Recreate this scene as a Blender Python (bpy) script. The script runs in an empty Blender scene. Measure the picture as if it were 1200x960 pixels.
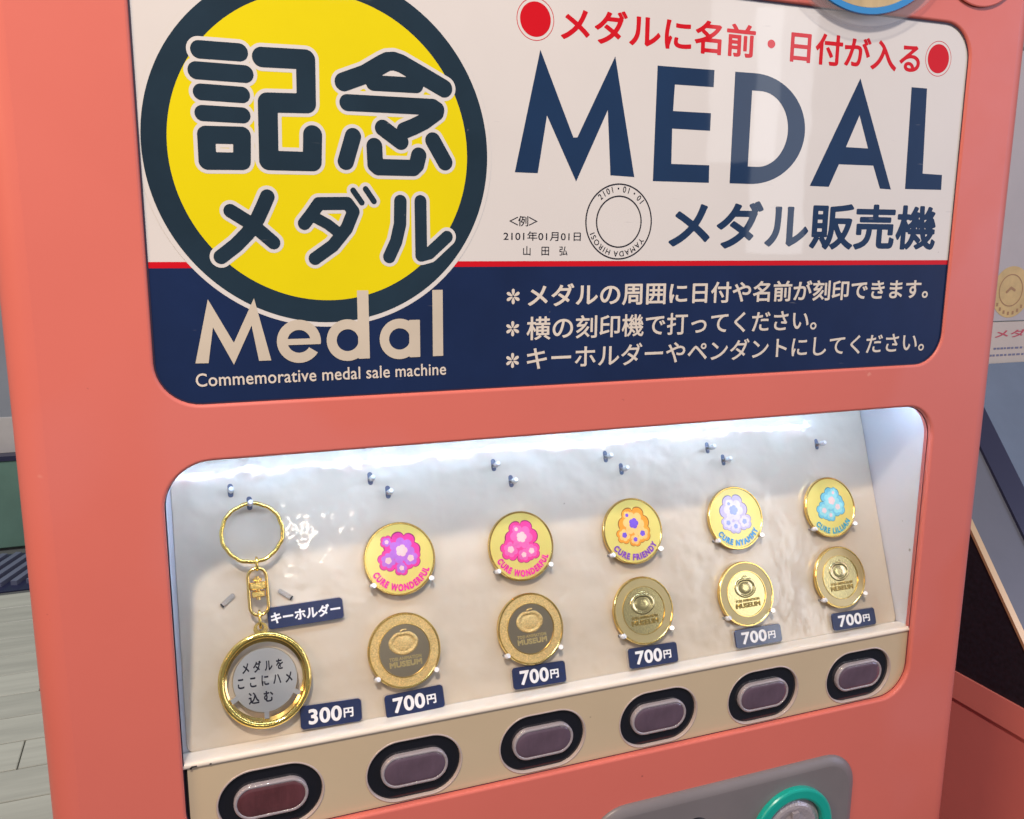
import bpy, math, random
import numpy as np
from mathutils import Vector, Matrix
from mathutils.geometry import tessellate_polygon
random.seed(7)
S = bpy.context.scene
COL = S.collection
K = 0.386            # metres per layout unit (the camera's distance from the machine front)
H = 1.45             # height of the camera above the floor, metres

# ---------------------------------------------------------------- camera
cam = bpy.data.cameras.new('camera'); co = bpy.data.objects.new('camera', cam); COL.objects.link(co)
cam.sensor_width = 36; cam.lens = 36*1033.1/1200; cam.clip_start = .01; cam.clip_end = 100
RR = ((0.9346, -0.0612, 0.3505), (-0.0064, 0.982, 0.1886), (-0.3558, -0.1785, 0.9174))
right = Vector((RR[0][0], RR[2][0], -RR[1][0])).normalized()
down = Vector((RR[0][1], RR[2][1], -RR[1][1]))
up = (-(down - right*down.dot(right))).normalized()
back = right.cross(up)
mw = Matrix((right, up, back)).transposed().to_4x4(); mw.translation = (0, -K, H)
co.matrix_world = mw; S.camera = co

# ---------------------------------------------------------------- world, light, exposure
w = bpy.data.worlds.new('World'); S.world = w; w.use_nodes = True
bg = w.node_tree.nodes['Background']; bg.inputs[0].default_value = (.82, .84, .92, 1); bg.inputs[1].default_value = .33
def area(name, loc, target, size, energy, color, size_y=None, shape='RECTANGLE'):
    l = bpy.data.lights.new(name, 'AREA'); l.shape = shape if size_y or shape == 'DISK' else 'SQUARE'
    l.size = size
    if size_y: l.size_y = size_y
    l.energy = energy; l.color = color
    o = bpy.data.objects.new(name, l); COL.objects.link(o); o.location = loc
    o.rotation_euler = (Vector(target)-Vector(loc)).to_track_quat('-Z', 'Y').to_euler()
    return o
area('ceiling_spot', (-.24, -.93, 2.66), (.2, 0, 1.3), .11, 27, (1, .86, .72), shape='DISK')
area('left_warm_fill', (-.72, -.50, 1.85), (-.05, 0, 1.35), .30, 4.6, (1, .62, .33))  # added warm fill, makes the left side of the front brighter
area('hall_floor_fill', (-.9, 2.6, 2.95), (-.9, 2.6, 0), 1.6, 60, (.96, .97, 1), 1.6)  # added fill high over the floor, brightens the planks at the left
area('wall_light_strip', (2.08, -2.36, 1.83), (.35, 0, 1.4), .20, 1.6, (.90, .94, 1), .85)
area('far_spot', (.40, -2.72, 2.40), (.1, 0, 1.3), .09, .7, (1, .88, .72), shape='DISK')
area('ceiling_panel', (.6, -3.4, 2.9), (.3, 0, 1.2), .5, 4, (.92, .95, 1), 1.0)
area('far_ceiling_panel', (3.2, -4.2, 2.7), (.3, 0, 1.2), .4, 5, (.95, .97, 1), 1.6)
area('right_cool_fill', (3.0, -1.6, 1.9), (.3, 0, 1.2), 1.0, 25, (.66, .68, 1), 1.6)  # added blue-violet fill, turns the right side cooler and pinker
S.view_settings.view_transform = 'Standard'; S.view_settings.look = 'None'
S.view_settings.exposure = -0.16; S.view_settings.gamma = 1
S.cycles.max_bounces = 8; S.cycles.caustics_reflective = True

# ---------------------------------------------------------------- materials
def mat(name, col, rough=.5, metal=0, spec=.5, coat=0, coat_rough=.03, bump=None, var=None, rvar=None, trans=0, emit=None, ior=1.5, base_bump=None, aniso=0):
    m = bpy.data.materials.new(name); m.use_nodes = True; nt = m.node_tree; N = nt.nodes; L = nt.links
    b = N['Principled BSDF']; b.inputs['Base Color'].default_value = (*col, 1)
    b.inputs['Roughness'].default_value = rough; b.inputs['Metallic'].default_value = metal
    b.inputs['Specular IOR Level'].default_value = spec; b.inputs['Coat Weight'].default_value = coat
    b.inputs['Coat Roughness'].default_value = coat_rough; b.inputs['Transmission Weight'].default_value = trans
    b.inputs['IOR'].default_value = ior; b.inputs['Anisotropic'].default_value = aniso
    tc = N.new('ShaderNodeTexCoord')
    def noise(scale, detail=4, rgh=.55, stretch=None):
        n = N.new('ShaderNodeTexNoise'); n.inputs['Scale'].default_value = scale; n.inputs['Detail'].default_value = detail; n.inputs['Roughness'].default_value = rgh
        if stretch:
            mp = N.new('ShaderNodeMapping'); mp.inputs['Scale'].default_value = stretch; L.new(tc.outputs['Object'], mp.inputs[0]); L.new(mp.outputs[0], n.inputs['Vector'])
        else: L.new(tc.outputs['Object'], n.inputs['Vector'])
        return n
    if bump:
        last = None
        for (sc, st, dist, *rest) in bump:
            n = noise(sc, 3, .5, rest[0] if rest else None); bp = N.new('ShaderNodeBump'); bp.inputs['Strength'].default_value = st; bp.inputs['Distance'].default_value = dist
            L.new(n.outputs['Fac'], bp.inputs['Height'])
            if last: L.new(last.outputs[0], bp.inputs['Normal'])
            last = bp
        L.new(last.outputs[0], b.inputs['Normal'])
        L.new(last.outputs[0], b.inputs['Coat Normal'])
    if base_bump:
        last = None
        for sc, st, dist in base_bump:
            n = noise(sc, 2.5, .55); bp = N.new('ShaderNodeBump'); bp.inputs['Strength'].default_value = st; bp.inputs['Distance'].default_value = dist
            L.new(n.outputs['Fac'], bp.inputs['Height'])
            if last: L.new(last.outputs[0], bp.inputs['Normal'])
            last = bp
        L.new(last.outputs[0], b.inputs['Normal'])
    if var:
        sc, amt = var[0], var[1]
        n = noise(sc, 5, .6, var[2] if len(var) > 2 else None); mr = N.new('ShaderNodeMapRange'); mr.inputs['From Min'].default_value = .3; mr.inputs['From Max'].default_value = .7
        mr.inputs['To Min'].default_value = 1-amt; mr.inputs['To Max'].default_value = 1+amt
        L.new(n.outputs['Fac'], mr.inputs['Value'])
        mx = N.new('ShaderNodeVectorMath'); mx.operation = 'SCALE'; mx.inputs[0].default_value = col; L.new(mr.outputs[0], mx.inputs['Scale']); L.new(mx.outputs[0], b.inputs['Base Color'])
    if rvar:
        n = noise(rvar[0], 6, .65); mr = N.new('ShaderNodeMapRange'); mr.inputs['From Min'].default_value = .35; mr.inputs['From Max'].default_value = .65
        mr.inputs['To Min'].default_value = rvar[1]; mr.inputs['To Max'].default_value = rvar[2]
        L.new(n.outputs['Fac'], mr.inputs['Value']); L.new(mr.outputs[0], b.inputs['Roughness'])
    if emit:
        b.inputs['Emission Color'].default_value = (*emit[0], 1); b.inputs['Emission Strength'].default_value = emit[1]
    return m
M = {}
M['coral'] = mat('coral_paint', (.70, .176, .143), .42, spec=.3, coat=.12, coat_rough=.3, bump=[(900, .035, .0004)], var=(5, .04), rvar=(14, .36, .5))
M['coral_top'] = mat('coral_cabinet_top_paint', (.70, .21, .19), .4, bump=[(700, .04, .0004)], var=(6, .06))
M['coral_dark'] = mat('coral_cabinet_paint', (.64, .18, .17), .45, bump=[(700, .04, .0004)], var=(6, .06))
M['white_print'] = mat('sign_white', (.73, .715, .715), .35, spec=.3, coat=.8, coat_rough=.03, bump=[(9, .12, .002)], var=(7, .035))
def ink(name, c, v=.05): return mat(name, c, .35, spec=.1, coat=.55, coat_rough=.03, bump=[(9, .12, .002)], var=(16, v))
M['navy'] = ink('navy_ink', (.008, .022, .085), .16)
M['ring_navy'] = ink('dark_teal_navy_ink', (.013, .032, .055), .2)
M['letter_navy'] = ink('letter_navy_ink', (.010, .036, .105), .1)
M['yellow'] = ink('yellow_ink', (.80, .69, .0005), .03)
M['red'] = ink('red_ink', (.64, .003, .013), .04)
M['cream_ink'] = ink('cream_ink', (.74, .68, .61), .04)
M['black_ink'] = ink('black_ink', (.018, .018, .03), .1)
M['medal_letters'] = ink('pale_gold_ink', (.62, .56, .47), .08)
M['panel'] = mat('display_acrylic', (.58, .50, .395), .30, spec=.5, coat=1, coat_rough=.06, bump=[(30, .30, .0026), (120, .10, .0005)], base_bump=[(24, .42, .0085), (60, .2, .0022)], var=(8, .03))
M['wall_white'] = mat('white_lining', (.62, .62, .66), .28, coat=.8, coat_rough=.10, bump=[(34, .25, .0025)], base_bump=[(24, .35, .006)], var=(9, .04))
M['beige'] = mat('beige_plastic', (.60, .495, .345), .36, coat=.4, coat_rough=.15, bump=[(22, .08, .002), (600, .04, .0004)], var=(7, .05))
M['beige_rim'] = mat('pale_mauve_rim', (.50, .42, .40), .3, coat=.5)
M['ledge'] = mat('cream_ledge_plastic', (.80, .73, .64), .25, coat=.7, coat_rough=.1, bump=[(30, .06, .002)])
M['gold'] = mat('polished_gold', (.90, .64, .22), .17, 1, bump=[(400, .07, .0006)])
M['gold_wire'] = mat('gold_wire', (.95, .70, .20), .10, 1, bump=[(300, .16, .0009)])
M['gold_frost'] = mat('frosted_gold', (.74, .53, .22), .40, 1, bump=[(2600, .9, .0006)], var=(1500, .30))
M['gold_satin'] = mat('satin_gold', (.72, .57, .27), .36, 1, bump=[(3000, .35, .0003)])
M['gold_disc'] = mat('gold_mirror_disc', (.80, .66, .32), .20, 1, bump=[(900, .10, .0003)])
M['dark_reflection_disc'] = mat('gold_disc_dark_reflection', (.44, .36, .25), .28, 1, bump=[(900, .10, .0003)])  # mirror disc with its dark reflection put into the base colour
M['gold_letters'] = mat('bronze_gold_letters', (.42, .30, .10), .35, 1)  # darker bronze tone of the raised words
M['gold_face'] = mat('yellow_gold_face', (.88, .73, .20), .28, .45, bump=[(60, .05, .0006)], coat=.7)
M['silver'] = mat('brushed_silver', (.66, .65, .64), .34, 1, bump=[(900, .06, .0004, (.06, 1, 1))], aniso=.3)
M['chrome'] = mat('chrome', (.75, .75, .77), .1, 1)
M['tag_navy'] = mat('tag_navy_plastic', (.014, .024, .085), .22, coat=.9, coat_rough=.05, bump=[(120, .07, .0006)], var=(60, .12))
M['tag_white'] = mat('tag_white_print', (.82, .82, .84), .4)
M['white_plastic'] = mat('white_peg_plastic', (.80, .80, .82), .22, coat=.6)
M['clear'] = mat('clear_plastic', (.86, .87, .9), .08, trans=.85, ior=1.2)
M['black_gloss'] = mat('black_gloss_plastic', (.008, .009, .016), .12, coat=.8, coat_rough=.03, bump=[(40, .06, .001)])
M['lens'] = mat('smoky_mauve_lens', (.120, .080, .120), .2, coat=1, coat_rough=.03, bump=[(260, .22, .0009, (1, .12, 1)), (1500, .15, .0006, (1, .03, 1))], var=(90, .18, (1, .5, 1)))
M['lens_red'] = mat('smoky_red_lens', (.11, .035, .045), .2, coat=1, coat_rough=.04, bump=[(1500, .15, .0006, (1, .03, 1))], var=(110, .3, (1, .3, 1)))
M['lens_rim'] = mat('clear_grey_lens_rim', (.36, .33, .37), .12, coat=1, coat_rough=.03, bump=[(500, .5, .0008)])
M['grey'] = mat('grey_plastic', (.20, .185, .20), .38, bump=[(800, .06, .0004)], var=(30, .05))
M['turq'] = mat('turquoise_plastic', (.005, .40, .33), .3, coat=.3, var=(30, .05))
M['slot'] = mat('blue_grey_slot', (.085, .10, .16), .35)
M['gap_strip'] = mat('dark_gap_strip', (.035, .018, .045), .5)  # dark colour standing in for the shade in narrow gaps
M['dark'] = mat('dark_gap', (.02, .018, .025), .6)
M['blue'] = mat('blue_plastic', (.01, .24, .62), .3, coat=.4)
M['tan'] = mat('tan_gold_disc', (.50, .38, .20), .5, var=(60, .25, (1, .2, 1)))
M['led'] = mat('cool_led', (1, 1, 1), .5, emit=((.48, .72, 1), 47))
M['black_panel'] = mat('black_powder_coat', (.012, .012, .022), .5, bump=[(900, .1, .0005)], var=(300, .5))
M['slate'] = mat('slate_plastic', (.13, .14, .18), .35, var=(9, .1))
M['blue_glass'] = mat('blue_grey_glass', (.15, .20, .30), .12, coat=1, coat_rough=.02, var=(5, .2))
M['navy_trim'] = mat('navy_trim', (.02, .022, .06), .35)
M['brass'] = mat('brass_trim', (.72, .50, .28), .35, .6)
M['paper'] = mat('paper', (.56, .51, .47), .6, var=(20, .04))
M['grey_paper'] = mat('grey_paper', (.46, .44, .46), .6, var=(20, .04))
M['print_gold'] = mat('print_gold', (.58, .42, .17), .5, var=(60, .15))
M['print_brown'] = mat('print_brown', (.36, .2, .08), .5)
M['print_red'] = mat('print_red', (.5, .07, .1), .5)
M['print_blue'] = mat('print_blue_grey', (.16, .17, .28), .5)
def plankmat(i):
    t = random.uniform(.88, 1.1)
    return mat('pale_wood_plank', (.46*t, .45*t, .37*t), .5, bump=[(40, .1, .002, (.08, 1, 1))], var=(14, .16, (.12, 1.6, 1)))
M['green'] = mat('green_vinyl', (.14, .25, .19), .5, var=(3, .15))
M['grate'] = mat('grey_blue_metal', (.20, .21, .30), .4, .3)
M['back_wall'] = mat('pale_grey_wall', (.62, .63, .66), .7, var=(2, .08))
M['base_concrete'] = mat('floor_base', (.12, .12, .11), .8)
def specks(m, scale, thr, col, stretch=(1, 1, 1), amt=.8):
    nt = m.node_tree; N = nt.nodes; L = nt.links; b = N['Principled BSDF']; lk = b.inputs['Base Color'].links
    src = lk[0].from_socket if lk else None
    tc = N.new('ShaderNodeTexCoord'); mp = N.new('ShaderNodeMapping'); mp.inputs['Scale'].default_value = stretch; L.new(tc.outputs['Object'], mp.inputs[0])
    n = N.new('ShaderNodeTexNoise'); n.inputs['Scale'].default_value = scale; n.inputs['Detail'].default_value = 3; L.new(mp.outputs[0], n.inputs['Vector'])
    mr = N.new('ShaderNodeMapRange'); mr.inputs['From Min'].default_value = thr; mr.inputs['From Max'].default_value = thr+.03; mr.inputs['To Max'].default_value = amt; L.new(n.outputs['Fac'], mr.inputs['Value'])
    mx = N.new('ShaderNodeMix'); mx.data_type = 'RGBA'; L.new(mr.outputs[0], mx.inputs[0]); mx.inputs[7].default_value = (*col, 1)
    if src: L.new(src, mx.inputs[6])
    else: mx.inputs[6].default_value = b.inputs['Base Color'].default_value
    L.new(mx.outputs[2], b.inputs['Base Color'])
specks(M['coral'], 95, .745, (.30, .07, .06)); specks(M['coral'], 60, .735, (.85, .38, .30), (1, 1, .12), .5); specks(M['coral'], 3.2, .60, (.70, .21, .20), (1, 1, .5), .35)
for k_ in ('panel', 'beige', 'ledge', 'wall_white'): specks(M[k_], 110, .75, (.20, .16, .12), amt=.7)
for k_ in ('white_print', 'navy', 'letter_navy', 'ring_navy'): specks(M[k_], 130, .755, (.25, .24, .25), amt=.5); specks(M[k_], 40, .72, (.45, .45, .48), (1, 9, 1), .25)
# clear pane: part mirror, part see-through, the same for every ray
def pane_mat():
    m = bpy.data.materials.new('clear_acrylic_pane'); m.use_nodes = True; nt = m.node_tree; N = nt.nodes; N.clear()
    o = N.new('ShaderNodeOutputMaterial'); mx = N.new('ShaderNodeMixShader'); t = N.new('ShaderNodeBsdfTransparent'); g = N.new('ShaderNodeBsdfGlossy'); f = N.new('ShaderNodeFresnel')
    ge = N.new('ShaderNodeNewGeometry'); mi = N.new('ShaderNodeMapRange'); mi.inputs['To Min'].default_value = 1.42; mi.inputs['To Max'].default_value = 1/1.42
    nt.links.new(ge.outputs['Backfacing'], mi.inputs['Value']); nt.links.new(mi.outputs[0], f.inputs['IOR']); t.inputs[0].default_value = (.985, .985, .985, 1); g.inputs['Roughness'].default_value = .02
    nt.links.new(f.outputs[0], mx.inputs[0]); nt.links.new(t.outputs[0], mx.inputs[1]); nt.links.new(g.outputs[0], mx.inputs[2]); nt.links.new(mx.outputs[0], o.inputs[0])
    return m
M['pane'] = pane_mat()
def film_mat():
    m = bpy.data.materials.new('thin_clear_plastic'); m.use_nodes = True; nt = m.node_tree; N = nt.nodes; b = N['Principled BSDF']; o = N['Material Output']
    b.inputs['Base Color'].default_value = (.8, .8, .84, 1); b.inputs['Roughness'].default_value = .08
    mx = N.new('ShaderNodeMixShader'); t = N.new('ShaderNodeBsdfTransparent'); t.inputs[0].default_value = (.97, .97, .98, 1); mx.inputs[0].default_value = .16
    nt.links.new(t.outputs[0], mx.inputs[1]); nt.links.new(b.outputs[0], mx.inputs[2]); nt.links.new(mx.outputs[0], o.inputs[0])
    return m
M['film'] = film_mat()

# ---------------------------------------------------------------- frames and object helpers (all shapes in layout units, scaled by K)
SC = Matrix.Scale(K, 4)
def Ff(u, v, d=0.0):      # frame on the machine front: x right, y up, z towards the viewer
    m = Matrix(((1, 0, 0, u*K), (0, 0, -1, d*K), (0, 1, 0, H+v*K), (0, 0, 0, 1))); return m
D1, Z1 = .15825, .27885; T0, T1 = -.3433, .9392; N0, N1 = .9392, .3433
def Gf(u, s, h=0.0, rot=0.0):      # frame on the tilted display panel
    d = D1+T0*s-N0*h; z = -(Z1+T1*s-N1*h)
    m = Matrix(((1, 0, 0, u*K), (0, -T0, -N0, d*K), (0, T1, N1, H+z*K), (0, 0, 0, 1)))
    return m @ Matrix.Rotation(rot, 4, 'Z')
WM = {}
def empty(name, frame, label=None, cat=None, group=None):
    o = bpy.data.objects.new(name, None); COL.objects.link(o); o.matrix_world = frame; WM[o] = frame.copy(); o.empty_display_size = .02
    tag(o, label, cat, group); return o
def tag(o, label=None, cat=None, group=None, kind=None):
    if label: o['label'] = label
    if cat: o['category'] = cat
    if group: o['group'] = group
    if kind: o['kind'] = kind
    return o
def link(name, me, parent=None, frame=None):
    o = bpy.data.objects.new(name, me); COL.objects.link(o)
    f = frame if frame is not None else (WM[parent] if parent else Matrix())
    WM[o] = f.copy()
    if parent: o.parent = parent; o.matrix_local = WM[parent].inverted() @ f
    else: o.matrix_world = f
    return o
class MB:
    """collects geometry in layout units; build() scales by K"""
    def __init__(s): s.v = []; s.f = []; s.m = []; s.sm = []
    def add(s, vs, fs, mi=0, smooth=False, z=0, tr=None):
        b = len(s.v)
        for p in vs:
            p = Vector((p[0], p[1], (p[2] if len(p) > 2 else 0)+z))
            if tr: p = tr @ p
            s.v.append(p)
        for f in fs: s.f.append(tuple(i+b for i in f)); s.m.append(mi); s.sm.append(smooth)
        return s
    def build(s, name, mats, parent=None, frame=None, k=K):
        me = bpy.data.meshes.new(name); me.from_pydata([tuple(p*k) for p in s.v], [], s.f)
        for m in (mats if isinstance(mats, (list, tuple)) else [mats]): me.materials.append(m)
        me.polygons.foreach_set('material_index', s.m); me.polygons.foreach_set('use_smooth', s.sm); me.update()
        return link(name, me, parent, frame)
    def box(s, a, b, mi=0, tr=None):
        x0, y0, z0 = a; x1, y1, z1 = b
        return s.add([(x0,y0,z0),(x1,y0,z0),(x1,y1,z0),(x0,y1,z0),(x0,y0,z1),(x1,y0,z1),(x1,y1,z1),(x0,y1,z1)],
            [(0,3,2,1),(4,5,6,7),(0,1,5,4),(1,2,6,5),(2,3,7,6),(3,0,4,7)], mi, False, 0, tr)
    def loft(s, loops, cap0=False, cap1=True, mi=0, smooth=True, capmi=None):
        n = len(loops[0]); vs = [p for l in loops for p in l]; fs = []
        for j in range(len(loops)-1):
            for i in range(n):
                k2 = (i+1) % n; fs.append((j*n+i, j*n+k2, (j+1)*n+k2, (j+1)*n+i))
        s.add(vs, fs, mi, smooth)
        if cap1: s.add(loops[-1], [tuple(range(n))], mi if capmi is None else capmi, False)
        if cap0: s.add(loops[0], [tuple(reversed(range(n)))], mi, False)
        return s
    def tube(s, pts, r, n=10, closed=False, mi=0, caps=True, nrm=None):
        pts = [Vector(p) for p in pts]; m = len(pts); rings = []
        ref = Vector((0, 0, 1)); prev = None
        for i, p in enumerate(pts):
            a = pts[(i-1) % m] if closed or i > 0 else p; b = pts[(i+1) % m] if closed or i < m-1 else p
            t = (b-a).normalized()
            x = t.cross(ref)
            if x.length < 1e-3: x = prev or t.cross(Vector((0, 1, 0)))
            x.normalize(); prev = x; y = t.cross(x).normalized()
            rr = r[i] if isinstance(r, (list, tuple)) else r
            rings.append([p+(x*math.cos(2*math.pi*j/n)+y*math.sin(2*math.pi*j/n))*rr for j in range(n)])
        vs = [tuple(q) for rg in rings for q in rg]; fs = []
        for i in range(m if closed else m-1):
            i2 = (i+1) % m
            for j in range(n):
                j2 = (j+1) % n; fs.append((i*n+j, i2*n+j, i2*n+j2, i*n+j2))
        s.add(vs, fs, mi, True)
        if not closed and caps:
            s.add([tuple(q) for q in rings[0]], [tuple(range(n))], mi); s.add([tuple(q) for q in rings[-1]], [tuple(reversed(range(n)))], mi)
        return s
    def lathe(s, prof, n=96, mi=0, smooth=True, mod=None, cx=0, cy=0):
        """prof: (r, z) pairs, outermost first; r=0 closes with a fan"""
        for j in range(len(prof)-1):
            (r0, z0), (r1, z1) = prof[j], prof[j+1]
            vs = []
            for (r, z) in ((r0, z0), (r1, z1)):
                for i in range(n):
                    q = r*(1+(mod(i) if mod and r > 0 else 0)); a = 2*math.pi*i/n; vs.append((cx+q*math.cos(a), cy+q*math.sin(a), z))
            if r1 == 0: s.add(vs[:n], [tuple(range(n))], mi, smooth)
            else: s.add(vs, [(i, (i+1) % n, n+(i+1) % n, n+i) for i in range(n)], mi, smooth)
        return s
def rr(x0, x1, y0, y1, r, z=0, n=10, ins=0):
    x0 += ins; x1 -= ins; y0 += ins; y1 -= ins; r = max(r-ins, 1e-5); o = []
    for (cx, cy, a0) in ((x1-r, y1-r, 0), (x0+r, y1-r, 90), (x0+r, y0+r, 180), (x1-r, y0+r, 270)):
        for i in range(n+1):
            a = math.radians(a0+90*i/n); o.append((cx+r*math.cos(a), cy+r*math.sin(a), z))
    return o
def stadium(cx, cy, w_, h_, z=0, n=14, ins=0): return rr(cx-w_/2, cx+w_/2, cy-h_/2, cy+h_/2, h_/2-1e-5, z, n, ins)
def circ(cx, cy, r, n=96, z=0): return [(cx+r*math.cos(2*math.pi*i/n), cy+r*math.sin(2*math.pi*i/n), z) for i in range(n)]
def inside(p, lp):
    c = False; n = len(lp)
    for i in range(n):
        (ax, ay), (bx, by) = lp[i][:2], lp[(i+1) % n][:2]
        if (ay > p[1]) != (by > p[1]) and p[0] < (bx-ax)*(p[1]-ay)/(by-ay)+ax: c = not c
    return c
def fill(mb, loops, z=0, mi=0):
    """fills outlines; every island with its own holes"""
    n = len(loops); par = [[j for j in range(n) if j != i and inside(loops[i][0], loops[j])] for i in range(n)]
    for i in range(n):
        if len(par[i]) % 2: continue
        isl = [loops[i]]+[loops[j] for j in range(n) if len(par[j]) == len(par[i])+1 and i in par[j]]
        L3 = [[Vector((p[0]*1000, p[1]*1000, 0)) for p in l] for l in isl]; flat = [p for l in L3 for p in l]; fs = []
        for a, b, c in tessellate_polygon(L3):
            A, B, C_ = flat[a], flat[b], flat[c]; ar = (B-A).cross(C_-A).z
            if abs(ar) < 1e-9: continue
            fs.append((a, b, c) if ar > 0 else (a, c, b))
        mb.add([(p.x/1000, p.y/1000, 0) for p in flat], fs, mi, False, z)
    return mb

# ---------------------------------------------------------------- lettering: outlines thickened through a distance field
def sdf_poly(loops, X, Y):
    d2 = np.full(X.shape, 1e9); ins = np.zeros(X.shape, bool)
    for lp in loops:
        m = len(lp)
        for i in range(m):
            ax, ay = lp[i][0], lp[i][1]; bx, by = lp[(i+1) % m][0], lp[(i+1) % m][1]
            ex, ey = bx-ax, by-ay; q = ex*ex+ey*ey
            if q < 1e-16: continue
            t = np.clip(((X-ax)*ex+(Y-ay)*ey)/q, 0, 1); d2 = np.minimum(d2, (X-ax-t*ex)**2+(Y-ay-t*ey)**2)
            c = ((ay > Y) != (by > Y)) & (X < ex*(Y-ay)/(ey if abs(ey) > 1e-16 else 1e-16)+ax); ins ^= c
    d = np.sqrt(d2); return np.where(ins, -d, d)
def sdf_segs(segs, X, Y):
    d2 = np.full(X.shape, 1e9); ins = np.zeros(X.shape, bool)
    for (ax, ay, bx, by) in segs:
        ex, ey = bx-ax, by-ay; q = ex*ex+ey*ey
        if q < 1e-16: continue
        t = np.clip(((X-ax)*ex+(Y-ay)*ey)/q, 0, 1); d2 = np.minimum(d2, (X-ax-t*ex)**2+(Y-ay-t*ey)**2)
        if abs(ey) > 1e-12: ins ^= ((ay > Y) != (by > Y)) & (X < ex*(Y-ay)/ey+ax)
    d = np.sqrt(d2); return np.where(ins, -d, d)
def sdf_stroke(pts, r, X, Y):
    d2 = np.full(X.shape, 1e9)
    for i in range(len(pts)-1):
        (ax, ay), (bx, by) = pts[i][:2], pts[i+1][:2]; ex, ey = bx-ax, by-ay; q = max(ex*ex+ey*ey, 1e-16)
        t = np.clip(((X-ax)*ex+(Y-ay)*ey)/q, 0, 1); d2 = np.minimum(d2, (X-ax-t*ex)**2+(Y-ay-t*ey)**2)
    return np.sqrt(d2)-r
def contours(Fv, xs, ys, iso=0.0):
    """marching squares: closed loops where Fv < iso"""
    G = Fv-iso; G = np.where(np.abs(G) < 1e-9, 1e-9, G); I = G < 0
    code = I[:-1, :-1]*1+I[:-1, 1:]*2+I[1:, 1:]*4+I[1:, :-1]*8
    nxt = {}; pos = {}
    def edge(j, i, e):
        if e == 0: a, b = (j, i), (j, i+1)
        elif e == 1: a, b = (j, i+1), (j+1, i+1)
        elif e == 2: a, b = (j+1, i), (j+1, i+1)
        else: a, b = (j, i), (j+1, i)
        k = (a, b)
        if k not in pos:
            ga, gb = G[a], G[b]; t = ga/(ga-gb); pos[k] = (xs[a[1]]+(xs[b[1]]-xs[a[1]])*t, ys[a[0]]+(ys[b[0]]-ys[a[0]])*t)
        return k
    TB = {1: [(3, 0)], 2: [(0, 1)], 3: [(3, 1)], 4: [(1, 2)], 5: [(3, 0), (1, 2)], 6: [(0, 2)], 7: [(3, 2)], 8: [(2, 3)], 9: [(2, 0)], 10: [(0, 1), (2, 3)], 11: [(2, 1)], 12: [(1, 3)], 13: [(1, 0)], 14: [(0, 3)]}
    for j, i in zip(*np.nonzero((code > 0) & (code < 15))):
        for a, b in TB[int(code[j, i])]: nxt[edge(j, i, a)] = edge(j, i, b)
    loops = []
    while nxt:
        s0 = next(iter(nxt)); k = s0; lp = []
        while k in nxt: lp.append(pos[k]); k = nxt.pop(k)
        if len(lp) > 5: loops.append(lp)
    return [simplify(l, (xs[1]-xs[0])*.07) for l in loops]
def simplify(lp, eps):
    def dp(a):
        if len(a) < 3: return a
        p = np.array(a); d = p[-1]-p[0]; n = np.hypot(*d)
        q = p-p[0]; dist = np.abs(q[:, 0]*d[1]-q[:, 1]*d[0])/n if n > 1e-12 else np.hypot(q[:, 0], q[:, 1])
        i = int(dist.argmax())
        if dist[i] <= eps: return [a[0], a[-1]]
        return dp(a[:i+1])[:-1]+dp(a[i:])
    h = len(lp)//2; return dp(lp[:h+1])[:-1]+dp(lp[h:]+[lp[0]])[:-1]
def field(shapes, pad, res, iso=0.0):
    P_ = [p for sh in shapes for l in (sh[1] if sh[0] == 'p' else [sh[1]]) for p in l]
    x0 = min(p[0] for p in P_)-pad; x1 = max(p[0] for p in P_)+pad; y0 = min(p[1] for p in P_)-pad; y1 = max(p[1] for p in P_)+pad
    xs = np.arange(x0, x1+res, res); ys = np.arange(y0, y1+res, res); X, Y = np.meshgrid(xs, ys); Fv = np.full(X.shape, 1e9)
    for sh in shapes: Fv = np.minimum(Fv, sdf_poly(sh[1], X, Y) if sh[0] == 'p' else sdf_stroke(sh[1], sh[2], X, Y))
    return contours(Fv, xs, ys, iso)
GS = {}
def load_glyphs(chars):
    obs = []
    def mk(t):
        c = bpy.data.curves.new('t', 'FONT'); c.body = t; c.resolution_u = 6; o = bpy.data.objects.new('t', c); COL.objects.link(o); obs.append(o); return o
    todo = [(ch, mk(ch), mk(ch+'l') if ord(ch) < 256 else None) for ch in chars]; ll = mk('l')
    bpy.context.view_layer.update(); dg = bpy.context.evaluated_depsgraph_get()
    def get(o):
        me = bpy.data.meshes.new_from_object(o.evaluated_get(dg)); v = np.array([(p.co.x, p.co.y) for p in me.vertices]); cnt = {}
        for p in me.polygons:
            vs = list(p.vertices)
            for i in range(len(vs)): e = tuple(sorted((vs[i], vs[(i+1) % len(vs)]))); cnt[e] = cnt.get(e, 0)+1
        sg = [(*v[a], *v[b]) for (a, b), n in cnt.items() if n == 1]; bpy.data.meshes.remove(me); return v, sg
    lm = get(ll)[0][:, 0].max()
    for ch, o, o2 in todo:
        v, sg = get(o); adv = 1.0 if o2 is None else float(get(o2)[0][:, 0].max()-lm)
        GS[ch] = (v, sg, adv)
    for o in obs: c = o.data; bpy.data.objects.remove(o); bpy.data.curves.remove(c)
GC = {}
def glyph(ch, wt):
    k = (ch, wt)
    if k not in GC:
        v, sg, adv = GS[ch]; pad = wt+.03; res = .0115 if ord(ch) > 256 else .011
        xs = np.arange(v[:, 0].min()-pad, v[:, 0].max()+pad+res, res); ys = np.arange(v[:, 1].min()-pad, v[:, 1].max()+pad+res, res)
        X, Y = np.meshgrid(xs, ys); GC[k] = (contours(sdf_segs(sg, X, Y), xs, ys, wt), adv)
    return GC[k]
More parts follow.
